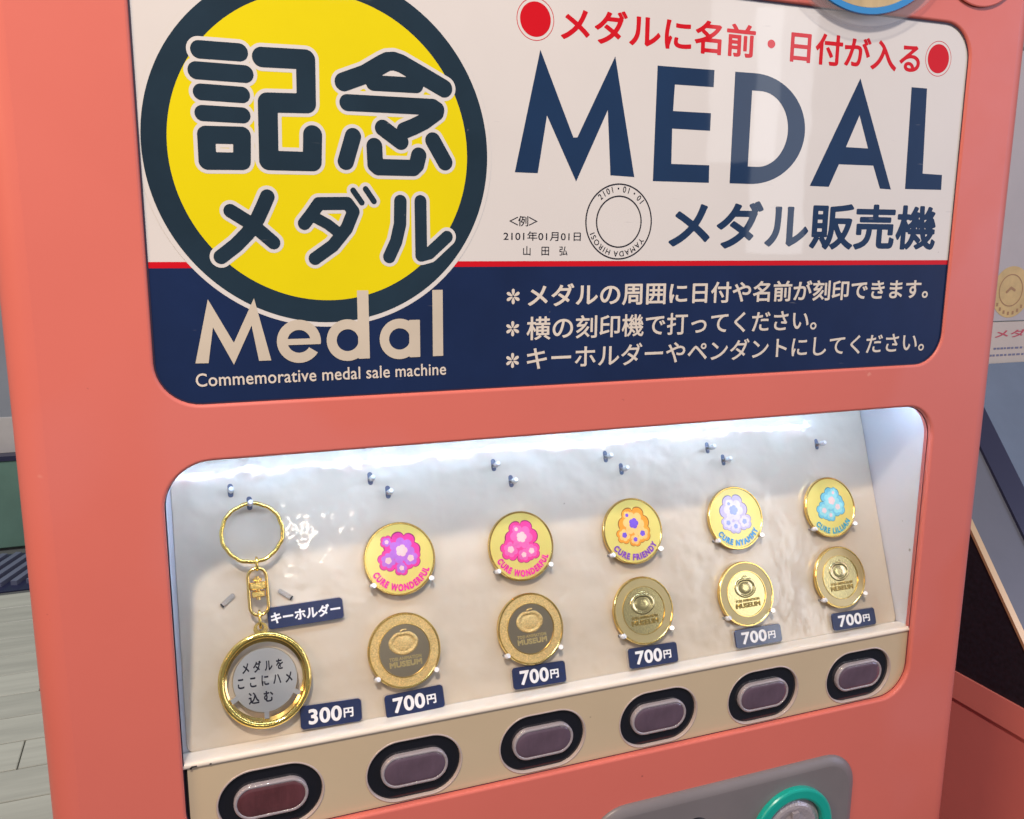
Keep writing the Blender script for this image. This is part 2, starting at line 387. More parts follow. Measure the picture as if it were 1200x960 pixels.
def line_loops(txt, wt, track=0.0, spaces=.28, sizes=None):
    x = 0; out = []
    for i, ch in enumerate(txt):
        if ch == ' ': x += spaces; continue
        L_, adv = glyph(ch, wt); s = sizes[i] if sizes else 1.0
        out.append([[(x+p[0]*s, p[1]*s) for p in l] for l in L_]); x += adv*s+track
    return out, x
def text_box(mb, txt, x0, x1, ytop, ybot, wt=0.0, track=0.0, z=0, mi=0, spaces=.28, sizes=None, slope=0.0):
    """lettering whose ink fills the given box"""
    gl, _ = line_loops(txt, wt, track, spaces, sizes); A = np.array([p for g in gl for l in g for p in l]); a0, b0 = A.min(0); a1, b1 = A.max(0)
    fx = (x1-x0)/(a1-a0); fy = (ytop-ybot)/(b1-b0)
    for g in gl: fill(mb, [[(x0+(p[0]-a0)*fx, ybot+(p[1]-b0)*fy+slope*(p[0]-a0)*fx) for p in l] for l in g], z, mi)
    return mb
def text_arc(mb, txt, R, size, mid_deg, wt=0, z=0, outward=True, squeeze=1.0, track=0.0, spaces=.3, cx=0, cy=0):
    """lettering on a circle; outward: tops point away from the centre, running clockwise; else tops to the centre"""
    gl, W_ = line_loops(txt, wt, track, spaces); W_ *= size*squeeze
    for g in gl:
        lo = []
        for l in g:
            q = []
            for p in l:
                s = p[0]*size*squeeze-W_/2
                if outward: a = math.radians(mid_deg)-s/R; r = R+p[1]*size
                else: a = math.radians(mid_deg)+s/R; r = R-p[1]*size
                q.append((cx+r*math.cos(a), cy+r*math.sin(a)))
            lo.append(q)
        fill(mb, lo, z)
    return mb
load_glyphs(sorted(set('メダルに名前・日付が入る販売機＜例＞2101年01月01日山田弘の周囲や刻印できます。横で打ってください。キーホルダーやペンダントにしてくださいCommemorative medal sale machine700円3YAMADAHIROSIMUSEUMTOEIANIMATIONCUREWONDERFULFRIENDYNYAMMYLILLIANここにハメ込むを') - {' '}))
DATA = {"M":[[[0.3852,0.0788],[0.416,0.2179],[0.4603,0.1217],[0.4656,0.122],[0.5136,0.2179],[0.5445,0.0781],[0.5113,0.0792],[0.5054,0.1557],[0.465,0.0705],[0.4255,0.1452],[0.4145,0.0787]]],"E":[[[0.5719,0.2115],[0.6536,0.2121],[0.6535,0.1915],[0.5972,0.1911],[0.5961,0.1596],[0.6514,0.16],[0.6513,0.1385],[0.5958,0.1385],[0.5966,0.0958],[0.6524,0.0961],[0.653,0.0742],[0.5709,0.074]]],"D":[[[0.6845,0.2122],[0.7145,0.2126],[0.742,0.2097],[0.767,0.2004],[0.7873,0.1835],[0.7979,0.1595],[0.7983,0.1381],[0.7914,0.1169],[0.7752,0.0964],[0.753,0.0815],[0.7241,0.0745],[0.6845,0.0745]],[[0.7119,0.1915],[0.7109,0.0965],[0.7295,0.0977],[0.7498,0.1057],[0.7641,0.1198],[0.7712,0.138],[0.7697,0.1564],[0.7621,0.1726],[0.7473,0.1849],[0.7283,0.1909]]],"A":[[[0.8839,0.2175],[0.9523,0.0736],[0.9326,0.0742],[0.9177,0.1048],[0.8584,0.1045],[0.8441,0.0743],[0.8123,0.0746]],[[0.8872,0.1699],[0.9061,0.1273],[0.8682,0.1275]]],"L":[[[0.9736,0.2119],[1.0014,0.2119],[1.0074,0.0969],[1.0437,0.0962],[1.0447,0.0753],[0.9777,0.0748]]],"m":[[[0.0173,-0.1328],[0.0337,-0.0643],[0.0564,-0.1088],[0.0581,-0.1117],[0.0814,-0.0638],[0.0968,-0.1328],[0.0836,-0.1328],[0.0775,-0.0935],[0.0569,-0.1359],[0.0373,-0.0943],[0.0307,-0.1331]]],"ast0":[0.3841,-0.0669],"ast1":[0.3837,-0.106],"ast2":[0.3838,-0.145],"kanji":[[[[0.0396,0.189],[0.0784,0.1891]],0.0089],[[[0.0358,0.1685],[0.083,0.1681]],0.0088],[[[0.0391,0.1477],[0.0791,0.1472]],0.0082],[[[0.0393,0.1269],[0.0788,0.1267]],0.008],[[[0.0415,0.1056],[0.0773,0.1064],[0.076,0.0801],[0.0414,0.0792],[0.0415,0.1056]],0.0089],[[[0.1012,0.1862],[0.146,0.1871],[0.1453,0.1425],[0.105,0.1411],[0.1036,0.082],[0.1493,0.0824],[0.1507,0.1103]],0.0101],[[[0.1858,0.1671],[0.2097,0.1767],[0.2286,0.1884],[0.2346,0.1916],[0.2416,0.1925],[0.2495,0.1906],[0.2757,0.1784],[0.2987,0.1674]],0.0097],[[[0.2183,0.1681],[0.2663,0.1686]],0.0082],[[[0.1894,0.1459],[0.2856,0.1467],[0.2901,0.1441],[0.2893,0.1408],[0.2751,0.1305],[0.2626,0.1241],[0.2523,0.1198]],0.0088],[[[0.2277,0.1213],[0.248,0.1075]],0.0088],[[[0.1944,0.1108],[0.1857,0.0838]],0.0089],[[[0.2851,0.1105],[0.2992,0.087]],0.0089],[[[0.2179,0.1014],[0.2184,0.0818],[0.2217,0.0791],[0.2618,0.0795],[0.2658,0.0834],[0.2684,0.0933]],0.0089],[[[0.1003,0.0443],[0.0955,0.0339],[0.089,0.0208],[0.0782,0.0056],[0.0657,-0.007],[0.0496,-0.0194]],0.0076],[[[0.0617,0.0287],[0.0832,0.0151],[0.1047,-0.0042]],0.0072],[[[0.1384,0.0166],[0.1466,0.0268],[0.1548,0.0381],[0.1862,0.039],[0.1926,0.0303],[0.1845,0.0116],[0.1688,-0.0072],[0.1486,-0.0213]],0.007],[[[0.152,0.0223],[0.1639,0.016],[0.1758,0.0068]],0.0059],[[[0.193,0.0531],[0.2022,0.0402]],0.0032],[[[0.207,0.055],[0.216,0.0419]],0.0032],[[[0.2463,0.0425],[0.2454,0.017],[0.2406,-0.0022],[0.2323,-0.0194]],0.0072],[[[0.2697,0.043],[0.2699,-0.018],[0.2796,-0.0155],[0.3009,0.0033]],0.007]]}
# ================================================================ SETTING
fl = MB().box((-14, -14, -.06), (22, 26, 0)); floor = fl.build('floor', M['base_concrete'], None, Matrix(), 1.0*K); tag(floor, 'pale wood plank floor around the machine', kind='structure')
pm = []
for i in range(5):
    b = MB(); wd, ln = .150, 1.2
    b.loft([[(x, y, z) for x, y, z in rr(0, ln, 0, wd, .002, 0, 1)], rr(0, ln, 0, wd, .002, .006, 1), rr(0, ln, 0, wd, .002, .008, 1, .002)], smooth=False)
    o = b.build('plank', plankmat(i), floor, Matrix.Translation((-1.5, 1, .001)), 1.0); pm.append(o.data); bpy.data.objects.remove(o)
for r_ in range(20):
    for c_ in range(4):
        y = .62+r_*.1535; x = -2.9+c_*1.2035+(r_ % 3)*.41-.4
        if y > 3.52: continue
        link('plank', pm[(r_*3+c_*2+r_//2) % 5], floor, Matrix.Translation((x, y, .001)))
bw = MB().box((-6, 6.6, 0), (9, 6.7, 3.4)).build('back_wall', M['back_wall'], None, Matrix(), 1.0); tag(bw, 'pale grey wall at the back of the room', kind='structure')

# green padded partition and floor grating seen past the machine's left edge
gp = empty('partition', Matrix.Translation((-1.4, 4.2, 0)), 'low green padded partition standing past the left edge of the machine', 'partition')
b = MB(); b.loft([rr(-1.6, 1.0, 0, .42, .02, z, 4, i) for i, z in ((.006, 0), (0, .006), (0, .05), (.006, .056))], cap0=True)
b.build('padding', M['green'], gp, WM[gp] @ Matrix.Rotation(math.pi/2, 4, 'X') @ Matrix.Translation((0, .012, 0)), 1.0)
MB().box((-1.6, -.06, .432), (1.0, .01, .455)).build('top_rail', M['navy_trim'], gp, None, 1.0)
MB().box((-1.6, .02, .455), (1.0, .05, .62)).build('upper_board', M['paper'], gp, None, 1.0)
gg = empty('floor_grating', Matrix.Translation((-1.4, 3.85, 0)), 'grey blue slatted floor grating in front of the green partition', 'grating')
MB().box((-1.6, -.27, .001), (1.0, .22, .006)).build('tray', M['navy_trim'], gg, None, 1.0)
sl = MB().box((-.013, -.22, 0), (.013, .19, .02)); s0 = sl.build('slat', M['grate'], gg, WM[gg] @ Matrix.Translation((-1.55, 0, .006)) @ Matrix.Rotation(-.35, 4, 'Z'), 1.0)
for i in range(1, 42): link('slat', s0.data, gg, WM[gg] @ Matrix.Translation((-1.55+i*.058, 0, .006)) @ Matrix.Rotation(-.35, 4, 'Z'))

# ================================================================ MACHINE
vm = empty('vending_machine', Matrix.Translation((.2, .3, 0)), 'coral pink medal vending machine with a lit display window under a navy and white sign', 'vending machine')
X0, X1, YT, YB = -.166, 1.190, .50, -3.72
# door: front sheet with rolled outer edge and two rolled openings
SGN = (-.0247, 1.0710, -.1780, .3000, .047); WIN = (-.0240, 1.0700, -.7175, -.2415, .052)
b = MB(); ed = .032
arc = lambda i0, r, n=6: [(i0, r)]
outer = [rr(X0, X1, YB, YT, .05, -ed*(1-math.cos(a)), 10, ed*(1-math.sin(a))) for a in [math.pi/2*k/7 for k in range(8)]]
outer.append(rr(X0, X1, YB, YT, .05, -.11, 10, 0))
b.loft(outer, cap1=False)
holes = []
for (x0, x1, y0, y1, r) in (SGN, WIN):
    bv = .0038; lps = [rr(x0, x1, y0, y1, r, -bv*(1-math.cos(a)), 10, -bv*(1-math.sin(a))) for a in [math.pi/2*k/5 for k in range(6)]]
    lps.append(rr(x0, x1, y0, y1, r, -.016, 10, 0)); lps.append(rr(x0, x1, y0, y1, r, -.016, 10, -.02))
    b.loft(lps, cap1=False); holes.append([p[:2] for p in rr(x0, x1, y0, y1, r, 0, 10, -bv)])
fill(b, [[p[:2] for p in rr(X0, X1, YB, YT, .05, 0, 10, ed)]]+holes, 0)
b.build('door', M['coral'], vm, Ff(0, 0, 0))
b = MB()
for (p, q) in (((X0+.01, YB-.03, -1.6), (X0+.03, YT-.01, -.10)), ((X1-.03, YB-.03, -1.6), (X1-.01, YT-.01, -.10)), ((X0+.03, YT-.03, -1.6), (X1-.03, YT-.01, -.10)), ((X0+.03, YB-.03, -1.6), (X1-.03, YT-.03, -1.58)), ((X0+.03, YB-.03, -1.58), (X1-.03, YB, -.10))): b.box(p, q)
b.build('cabinet', M['coral_dark'], vm, Ff(0, 0, 0))

# ---- sign
sign = MB(); sign.loft([rr(-.030, 1.076, -.183, .305, .05, z, 10) for z in (-.008, 0)])
sp = sign.build('sign_panel', M['white_print'], vm, Ff(0, 0, .004)); SF = Ff(0, 0, .004); e = .00013
def sp_part(name, mb, m): return mb.build(name, M[m], sp, SF)
lim = (-.030, 1.076, -.183)
b = MB(); lo = [p for p in rr(-.030, 1.076, -.183, .305, .05, 0, 10) if p[1] < -.1]; lo = sorted(lo[:0])+lo
lo = [(-.030, -.0305)]+[p[:2] for p in lo]+[(1.076, -.0305)]
fill(b, [lo], e); sp_part('navy_band', b, 'navy')
b = MB(); fill(b, [[(-.030, -.0312), (1.076, -.0312), (1.076, -.0247), (-.030, -.0247)]], 2*e); sp_part('red_stripe', b, 'red')
CC = (.1643, .0940)
b = MB(); fill(b, [circ(*CC, .1912, 160)], 3*e); sp_part('white_disc', b, 'white_print')
b = MB(); fill(b, [circ(*CC, .1862, 160)], 4*e); sp_part('navy_disc', b, 'ring_navy')
b = MB(); fill(b, [circ(*CC, .1615, 160)], 5*e); sp_part('yellow_disc', b, 'yellow')
KS = DATA['kanji']
b = MB(); fill(b, field([('s', p, r+.0039) for p, r in KS], .018, .0009), 6*e); sp_part('lettering_outline', b, 'white_print')
def taper(lst): return [('s', p, r) for p, r in lst]
kd = field(taper(KS), .018, .00075)
b = MB(); fill(b, kd, 8*e); sp_part('lettering', b, 'ring_navy')
# white word: M e d a l
b = MB(); fill(b, DATA['m'], 6*e)
def ringshape(cx, cy, ro, ri): return [circ(cx, cy, ro, 60), circ(cx, cy, ri, 60)]
def rect(x0, y0, x1, y1): return [[(x0, y0), (x1, y0), (x1, y1), (x0, y1)]]
# e: ring with a gap at lower right, and a bar
ex, ey, R1, R2 = .1278, -.1127, .0242, .0128
arcp = [(ex+R1*math.cos(math.radians(a)), ey+R1*math.sin(math.radians(a))) for a in range(-8, 320, 6)]+[(ex+R1*math.cos(math.radians(-38)), ey+R1*math.sin(math.radians(-38)))]
arci = [(ex+R2*math.cos(math.radians(a)), ey+R2*math.sin(math.radians(a))) for a in list(range(322, -8, -6))+[-8]]
arcp = [(ex+R1*math.cos(math.radians(a)), ey+R1*math.sin(math.radians(a))) for a in range(-9, 328, 6)]
arci = [(ex+R2*math.cos(math.radians(a)), ey+R2*math.sin(math.radians(a))) for a in range(327, -10, -6)]
fill(b, field([('p', [arcp+arci]), ('p', rect(ex-R2-.001, ey-.0038, ex+R1-.0006, ey+.0030))], .005, .0007), 6*e)
fill(b, field([('p', ringshape(.1822, -.1132, .0238, .0125)), ('p', rect(.1942, -.1351, .2072, -.0571))], .005, .0007), 6*e)
fill(b, field([('p', ringshape(.2427, -.1138, .0236, .0125)), ('p', rect(.2542, -.1358, .2672, -.0920))], .005, .0007), 6*e)
fill(b, rect(.2826, -.1356, .2952, -.0577), 6*e)
sp_part('lettering', b, 'medal_letters')
b = MB(); text_box(b, 'Commemorative medal sale machine', .0165, .2986, -.1440, -.1586, .010, .02, 6*e); sp_part('lettering', b, 'cream_ink')
b = MB()
DATA['D'] = [[(.6845, .2122), (.7150, .2125)]+[(.7150+.0835*math.sin(a), .1435+.0690*math.cos(a)) for a in [math.pi*k/40 for k in range(1, 40)]]+[(.7150, .0745), (.6845, .0745)],
    [(.7115, .1912), (.7250, .1912)]+[(.7250+.0460*math.sin(a), .1439+.0473*math.cos(a)) for a in [math.pi*k/40 for k in range(1, 40)]]+[(.7250, .0966), (.7112, .0966)]]
for k_ in 'MEDAL':
    fill(b, DATA[k_], e)
sp_part('lettering', b, 'letter_navy')
b = MB(); text_box(b, 'メダルに名前・日付が入る', .4418, .9846, .2695, .2300, .024, 0, e)
for cx, cy in ((.4095, .2506), (1.0170, .2524)):
    fill(b, [circ(cx, cy, .0192, 60)], e); fill(b, [circ(cx, cy, .0234, 60), circ(cx, cy, .0226, 60)], e)
sp_part('lettering', b, 'red')
b = MB(); text_box(b, 'メダル販売機', .5968, 1.0422, .0528, -.0100, .027, 0, e); sp_part('lettering', b, 'letter_navy')
b = MB(); text_box(b, '＜例＞', .3785, .4150, .0286, .0164, .012, -.12, e)
text_box(b, '2101年01月01日', .3713, .4728, .0106, -.0006, .010, .03, e); text_box(b, '山 田 弘', .3966, .4552, -.0068, -.0181, .010, 0, e, 0, 1.0)
rc = (.5250, .0234)
for r_ in (.0466, .0320): fill(b, [circ(*rc, r_, 90), circ(*rc, r_-.0018, 90)], e)
text_arc(b, '2101・01・01', .0363, .0105, 84, .014, e, True, .80, .17, cx=rc[0], cy=rc[1]); text_arc(b, 'YAMADA HIROSI', .0363, .0095, -97, .014, e, True, .92, .15, .35, rc[0], rc[1])
sp_part('lettering', b, 'black_ink')
b = MB(); text_box(b, 'メダルの周囲に日付や名前が刻印できます。', .4033, 1.0379, -.0520, -.0803, .020, 0, 3*e)
text_box(b, '横の刻印機で打ってください。', .4020, .8399, -.0919, -.1209, .014, 0, 3*e)
text_box(b, 'キーホルダーやペンダントにしてください。', .4027, 1.0399, -.1294, -.1578, .012, 0, 3*e)
for k_ in ('ast0', 'ast1', 'ast2'):
    c0, c1 = DATA[k_]
    for j in range(6):
        a = math.radians(90+60*j); pts = [(c0+q*math.cos(a), c1+q*math.sin(a)) for q in (.0022, .0045, .0078)]
        pl_ = []
        for t_ in range(12):
            th = 2*math.pi*t_/12; rx = .0042; ry = .0019*(1+.45*math.cos(th)); cxx = .0052+rx*math.cos(th); cyy = ry*math.sin(th)
            pl_.append((c0+cxx*math.cos(a)-cyy*math.sin(a), c1+cxx*math.sin(a)+cyy*math.cos(a)))
        fill(b, [pl_], 3*e)
sp_part('lettering', b, 'cream_ink')

gk = [[p[:2] for p in rr(*SGN, 0, 12, i)] for i in (-.002, .0016)]
b = MB(); fill(b, gk, .0012); sp_part('gap_strip', b, 'gap_strip')  # dark ring painted in for the shaded gap round the sign
gk = [[p[:2] for p in rr(*WIN, 0, 12, i)] for i in (-.002, .0013)]
b = MB(); fill(b, gk, 0); b.build('window_gap_strip', M['gap_strip'], vm, Ff(0, 0, .0085))  # same dark ring for the line along the window edge
# ---- display box behind the window
LW, RW = -.0246, 1.0735
b = MB(); z0, z1 = -.20, -.0165
b.add([(LW, -.62, z1), (LW, -.215, z1), (LW, -.215, z0), (LW, -.62, z0)], [(0, 1, 2, 3)]); b.add([(RW, -.62, z1), (RW, -.215, z1), (RW, -.215, z0), (RW, -.62, z0)], [(3, 2, 1, 0)])
b.add([(LW, -.224, -.0165), (RW, -.224, -.0165), (RW, -.224, z0), (LW, -.224, z0)], [(0, 1, 2, 3)])
b.add([(LW, -.23, z0), (RW, -.23, z0), (RW, -.62, z0), (LW, -.62, z0)], [(0, 3, 2, 1)])
b.build('display_lining', M['wall_white'], vm, Ff(0, 0, 0))
b = MB(); b.loft([rr(-.0190, 1.0728, -.3520, .06, .009, z, 5, i) for i, z in ((0, -.006), (0, -.0012), (.0010, 0))]); dp = b.build('display_panel', M['panel'], vm, Gf(0, 0, 0))
MB().box((LW, -.3560, -.010), (-.010, .05, -.0022)).build('edge_strip', M['wall_white'], vm, Gf(0, 0, 0))
# LED tubes under the top of the window
for x0 in [.015+.1285*k for k in range(9)]:
    b = MB(); b.loft([rr(x0-.0625, x0+.0625, -.0035, .0035, .003, z, 4, i) for i, z in ((0, -.003), (0, .001), (.002, .003))], cap0=True); b.build('light_tube', M['led'], vm, Ff(0, -.2330, .0235))
# pegs
def peg(u, s, m='white_plastic', L_=.021, tip=.0016, r=.0039):
    b = MB(); b.tube([(0, 0, -.001), (0, 0, L_*.5), (0, .0004, L_*.8), (.0002, tip, L_)], [r, r, r*1.02, r*.75], 10); return b.build('peg', M[m], dp, Gf(u, s, 0))
def slot(u, s, first=[None]):
    if first[0] is None:
        b = MB(); b.loft([rr(-.0034, .0034, -.0088, .0088, .0033, z, 5, i) for i, z in ((0, .0001), (.0003, .0004))]); first[0] = b.build('peg_slot', M['slot'], dp, Gf(u, s, 0)).data; return
    link('peg_slot', first[0], dp, Gf(u, s, 0))
p0 = peg(.0524, .0413); slot(.0524, .0405) 
for u, s in ((.0745, .0600), (.2327, .0421), (.2551, .0626), (.4100, .0386), (.4335, .0637), (.5870, .0407), (.6105, .0613), (.7643, .0411), (.7897, .0624), (.9722, .0512)):
    link('peg', p0.data, dp, Gf(u, s, 0)); slot(u, s-.001)
# two spare clear pegs beside the key holder
for (u, s, a) in ((.0405, .1765, -52), (.1090, .1785, 52)):
    b = MB(); b.loft([stadium(0, 0, .006, .019, z, 8, i) if False else rr(-.003, .003, -.0095, .0095, .0026, z, 5, i) for i, z in ((0, 0), (0, .0022), (.0008, .003))]); b.build('spare_peg', M['clear'], dp, Gf(u, s, .0002, math.radians(a)))
    MB().box((-.0028, -.0108, 0), (.0028, -.0092, .0035)).build('peg_foot', M['dark'], dp, Gf(u, s, .0002, math.radians(a)))
# window pane
b = MB(); b.add([(LW, -.612, 0), (RW, -.612, 0), (RW, -.235, 0), (LW, -.235, 0)], [(0, 1, 2, 3)]); b.build('window_pane', M['pane'], vm, Ff(0, 0, .0105))
# ledge with rounded lip
prof = [(-.0360, -.6120), (-.0400, -.6080), (-.0350, -.6075), (-.0200, -.6060), (-.0130, -.6052), (-.0100, -.6058), (-.0082, -.6075), (-.0078, -.6098), (-.0085, -.6118), (-.0105, -.6128)]
b = MB(); n_ = len(prof); vs = [(x, p[1], p[0]) for x in (LW, RW) for p in prof]; b.add(vs, [(i, i+1, n_+i+1, n_+i) for i in range(n_-1)], 0, True); b.build('ledge', M['ledge'], vm, Ff(0, 0, 0))
b = MB()
for x0, x1, y0, y1 in ((-.0150, -.0085, -.6105, -.6088), (-.0165, -.0140, -.6122, -.6098), (.0055, .0078, -.6106, -.6092)): b.box((x0, y0, -.0083), (x1, y1, -.0072))
b.build('paint_chip', M['dark'], vm, Ff(0, 0, 0))
# button panel with six stadium holes
BU = [(.0735+.1790*i)*1.008 for i in range(6)]; BV = -.6675*1.008
b = MB(); BW, BH = .126, .0838
hl = [[p[:2] for p in stadium(u, BV, BW, BH, 0, 14)] for u in BU]
fill(b, [[(-.0195, -.735), (RW+.01, -.735), (RW+.01, -.6125), (-.0195, -.6125)]]+hl, 0)
bp = b.build('button_panel', M['beige'], vm, Ff(0, 0, .0105))
b = MB().box((-.03, -.735, -.012), (-.0195, -.6125, -.004)); b.build('panel_gap', M['dark'], bp, Ff(0, 0, .0105))
# select buttons
def button(i, u):
    f = Ff(u, BV, .0105)
    b = MB(); b.loft([stadium(0, 0, BW, BH, z, 14, j) for j, z in ((-.0016, 0.0002), (-.0012, .0008), (0, .0011), (.0008, .0004), (.0012, -.0045))], cap1=False)
    bt = b.build('select_button', M['beige_rim'], vm, f)
    MB().loft([stadium(0, 0, BW, BH, z, 14, j) for j, z in ((.0008, -.006), (.0010, -.0042), (.0016, -.0036))]).build('bezel', M['black_gloss'], bt, f)
    MB().loft([stadium(0, 0, .0890, .0455, z, 14, j) for j, z in ((0, -.0036), (0, .0012), (.0006, .0024), (.0022, .0030), (.0036, .0026), (.0040, .0020))], cap1=False).build('lens_rim', M['lens_rim'], bt, f)
    MB().loft([stadium(0, 0, .0890, .0455, z, 14, j) for j, z in ((.0038, .0020), (.0055, .0030), (.0090, .0034), (.0130, .0036))]).build('lens', M['lens_red' if i == 0 else 'lens'], bt, f)
for i, u in enumerate(BU): button(i, u)

# coin plate
f = Ff(0, 0, 0)
b = MB(); b.loft([rr(.500, .9725, -1.18, -.7925, .060, z, 10, i) for i, z in ((0, 0), (0, .0012), (.003, .0045), (.0110, .0085), (.0150, .0092))]); cp = b.build('coin_plate', M['grey'], vm, f)
TU, TV = .8475, -.9000
b = MB(); b.lathe([(.0740, .0090), (.0740, .0165), (.0725, .0185), (.0700, .0193), (.0590, .0193), (.0560, .0180), (.0550, .0150), (.0548, .0095)], 72, cx=TU, cy=TV); b.build('turquoise_ring', M['turq'], cp, f)
b = MB(); b.lathe([(.0535, .0100), (.0500, .0110), (.0440, .0150), (.0400, .0160), (.0300, .0150), (.0200, .0165), (0, .0170)], 72, cx=TU, cy=TV); b.build('return_knob', M['lens_rim'], cp, f)
MB().box((TU-.006, TV-.036, .0168), (TU+.006, TV+.036, .0215)).build('knob_grip', M['lens_rim'], cp, f)
b = MB(); b.lathe([(.0265, .0090), (.0265, .0150), (.0245, .0172), (.0180, .0178), (.0150, .0150), (0, .0140)], 48, cx=.6740, cy=-.8630); b.build('lock', M['black_gloss'], cp, f)
MB().box((.6690, -.8760, .0140), (.6790, -.8500, .0195)).build('key_slot', M['chrome'], cp, f)
b = MB(); b.lathe([(.0052, .0090), (.0050, .0115), (.0030, .0135), (0, .0142)], 20, cx=.7160, cy=-.8560); b.build('led_dot', M['gold'], cp, f)  # tiny yellow LED, its light given only by the gold colour

# badge hanging over the top edge of the sign, and its neighbour
bd = empty('round_badge', Ff(.868, .4421, -.006), 'large round badge with clear rim and bright blue ring above the sign', 'badge')
b = MB(); b.lathe([(.1640, 0), (.1640, .003), (.1620, .0042), (.1480, .0045)], 128); b.lathe([(.1480, .0045), (.1480, .0015), (0, .0015)], 128); b.build('clear_rim', M['film'], bd, WM[bd])
b = MB(); b.lathe([(.1485, .0046), (.1475, .0062), (.1400, .0062), (.1390, .0040)], 128); b.build('blue_ring', M['blue'], bd, WM[bd])
b = MB(); b.lathe([(.1392, .0048), (0, .0048)], 128); b.build('gold_face', M['tan'], bd, WM[bd])
b = MB(); b.lathe([(.0800, 0), (.0800, .0012), (.0785, .0020), (0, .0020)], 96); o = b.build('round_sticker', M['coral'], None, Ff(1.075, .4040, -.002)); tag(o, 'coral round sticker on the machine\'s top right corner, right of the blue badge', 'sticker')

# ================================================================ DISPLAYED GOODS
def hooks(u, s, r, first=[None]):
    for a in (218, 322):
        ca, sa = math.cos(math.radians(a)), math.sin(math.radians(a))
        if first[0] is None:
            b = MB(); b.tube([(0, 0, -.001), (0, 0, .0085), (0, .0004, .0135), (0, .0020, .0160)], [.0030, .0030, .0037, .0034], 10); first[0] = b.build('holding_peg', M['white_plastic'], dp, Gf(0, 0, 0)).data
            o = [q for q in COL.objects if q.name == 'holding_peg'][0]; bpy.data.objects.remove(o)
        link('holding_peg', first[0], dp, Gf(u+ca*(r+.0024), s-sa*(r+.0024), 0) @ Matrix.Rotation(math.radians(a-270), 4, 'Z'))
R_ = .0487; reed = lambda i: .0018*(i % 2)
PAL = {'pink': ((.72, .035, .28), (.42, .14, .55), (.80, .50, .48)), 'hot': ((.76, .04, .26), (.72, .12, .36), (.80, .50, .48)), 'orange': ((.80, .30, .02), (.82, .50, .16), (.16, .08, .55)), 'lilac': ((.50, .44, .70), (.66, .62, .82), (.30, .36, .70)), 'teal': ((.16, .52, .66), (.30, .66, .70), (.82, .60, .58))}
def flower(mb, R1, lobes, depth, z, rot=0, cx=0, cy=0, n=80):
    fill(mb, [[(cx+(R1*(1-depth+2*depth*abs(math.cos(lobes*t/2+rot))**.5))*math.cos(t), cy+(R1*(1-depth+2*depth*abs(math.cos(lobes*t/2+rot))**.5))*math.sin(t)) for t in [2*math.pi*i/n for i in range(n)]]], z)
def top_medal(u, s, txt, pal, inkc, label, inkname):
    f = Gf(u, s, .0042); t = empty('printed_medal', f, label, 'medal', 'printed medals in the upper row')
    b = MB(); b.lathe([(R_-.0012, 0), (R_-.0002, .0010)], 144); b.lathe([(R_-.0002, .0010), (R_-.0002, .0058)], 144, mod=reed, smooth=False); b.lathe([(R_-.0002, .0058), (R_-.0010, .0068), (R_-.0024, .0068), (R_-.0032, .0058)], 144)
    b.lathe([(R_-.0012, 0), (0, 0)], 48); b.build('rim', M['gold'], t, f)
    b = MB(); b.lathe([(R_-.0030, .0058), (0, .0058)], 96); fc = b.build('face', M['gold_face'], t, f)
    c = PAL[pal]; e_ = .00015
    mk = lambda nm, c_: M.get(nm) or M.setdefault(nm, mat(nm, c_, .35, coat=.6, coat_rough=.06, var=(240, .12)))
    mk(pal+'_edge_ink', tuple(q*.35 for q in c[0]))
    rs = random.Random(pal)
    j_ = lambda a: rs.uniform(-a, a)
    spots = [(j_(.004), .0105+j_(.002), .0195+j_(.002), rs.choice((6, 7, 8))), (-.0150+j_(.002), -.0035+j_(.003), .0115+j_(.002), 6), (.0145+j_(.002), -.0045+j_(.004), .0115+j_(.002), 5), (j_(.003), -.0125, .0095+j_(.001), 5), (j_(.018), .0200+j_(.004), .0075, 5)]
    for lay, (q, key) in enumerate(((1.07, '_edge_ink'), (1.0, '_outer_ink'), (.70, '_inner_ink'), (.33, '_centre_ink'))):
        b = MB()
        for n_, (fx, fy, fr_, lb) in enumerate(spots):
            if lay == 3: flower(b, fr_*q, 5, .14, .0058+(lay+1)*e_+n_*.00001, n_*.7, fx, fy)
            else: flower(b, fr_*q, lb, .15+.03*(lay == 2), .0058+(lay+1)*e_+n_*.00002, n_*.9+(.5 if lay == 2 else 0), fx, fy)
        b.build('blossom_print', mk(pal+key, (c[lay-1] if lay else c[0])), fc, f)
    b = MB(); text_arc(b, txt, .0420, .0118, 270, .062, .0058+5*e_, False, .80 if len(txt) > 12 else .92, .10, .4); b.build('lettering', mk(inkname, inkc), fc, f)
    hooks(u, s, R_); return t
ROW1 = [.2604, .4342, .6112, .7905, .9710]; ROW2 = [.2548, .4339, .6112, .7891, .9678]
top_medal(ROW1[0], .1520, 'CURE WONDERFUL', 'pink', (.80, .02, .30), 'printed gold medal with lilac and magenta print, upper row, nearest the key ring', 'magenta_ink')
top_medal(ROW1[1], .1550, 'CURE WONDERFUL', 'hot', (.80, .02, .30), 'printed gold medal with all pink print, second from the left in the upper row', 'magenta_ink')
top_medal(ROW1[2], .1535, 'CURE FRIENDY', 'orange', (.22, .06, .42), 'printed gold medal with orange print and purple lettering, middle of the upper row', 'purple_ink')
top_medal(ROW1[3], .1530, 'CURE NYAMMY', 'lilac', (.03, .30, .62), 'printed gold medal with pale lilac print and blue lettering in the upper row', 'sky_ink')
top_medal(ROW1[4], .1545, 'CURE LILLIAN', 'teal', (.05, .38, .50), 'printed gold medal with turquoise print, upper row, farthest right beside the side wall', 'teal_ink')
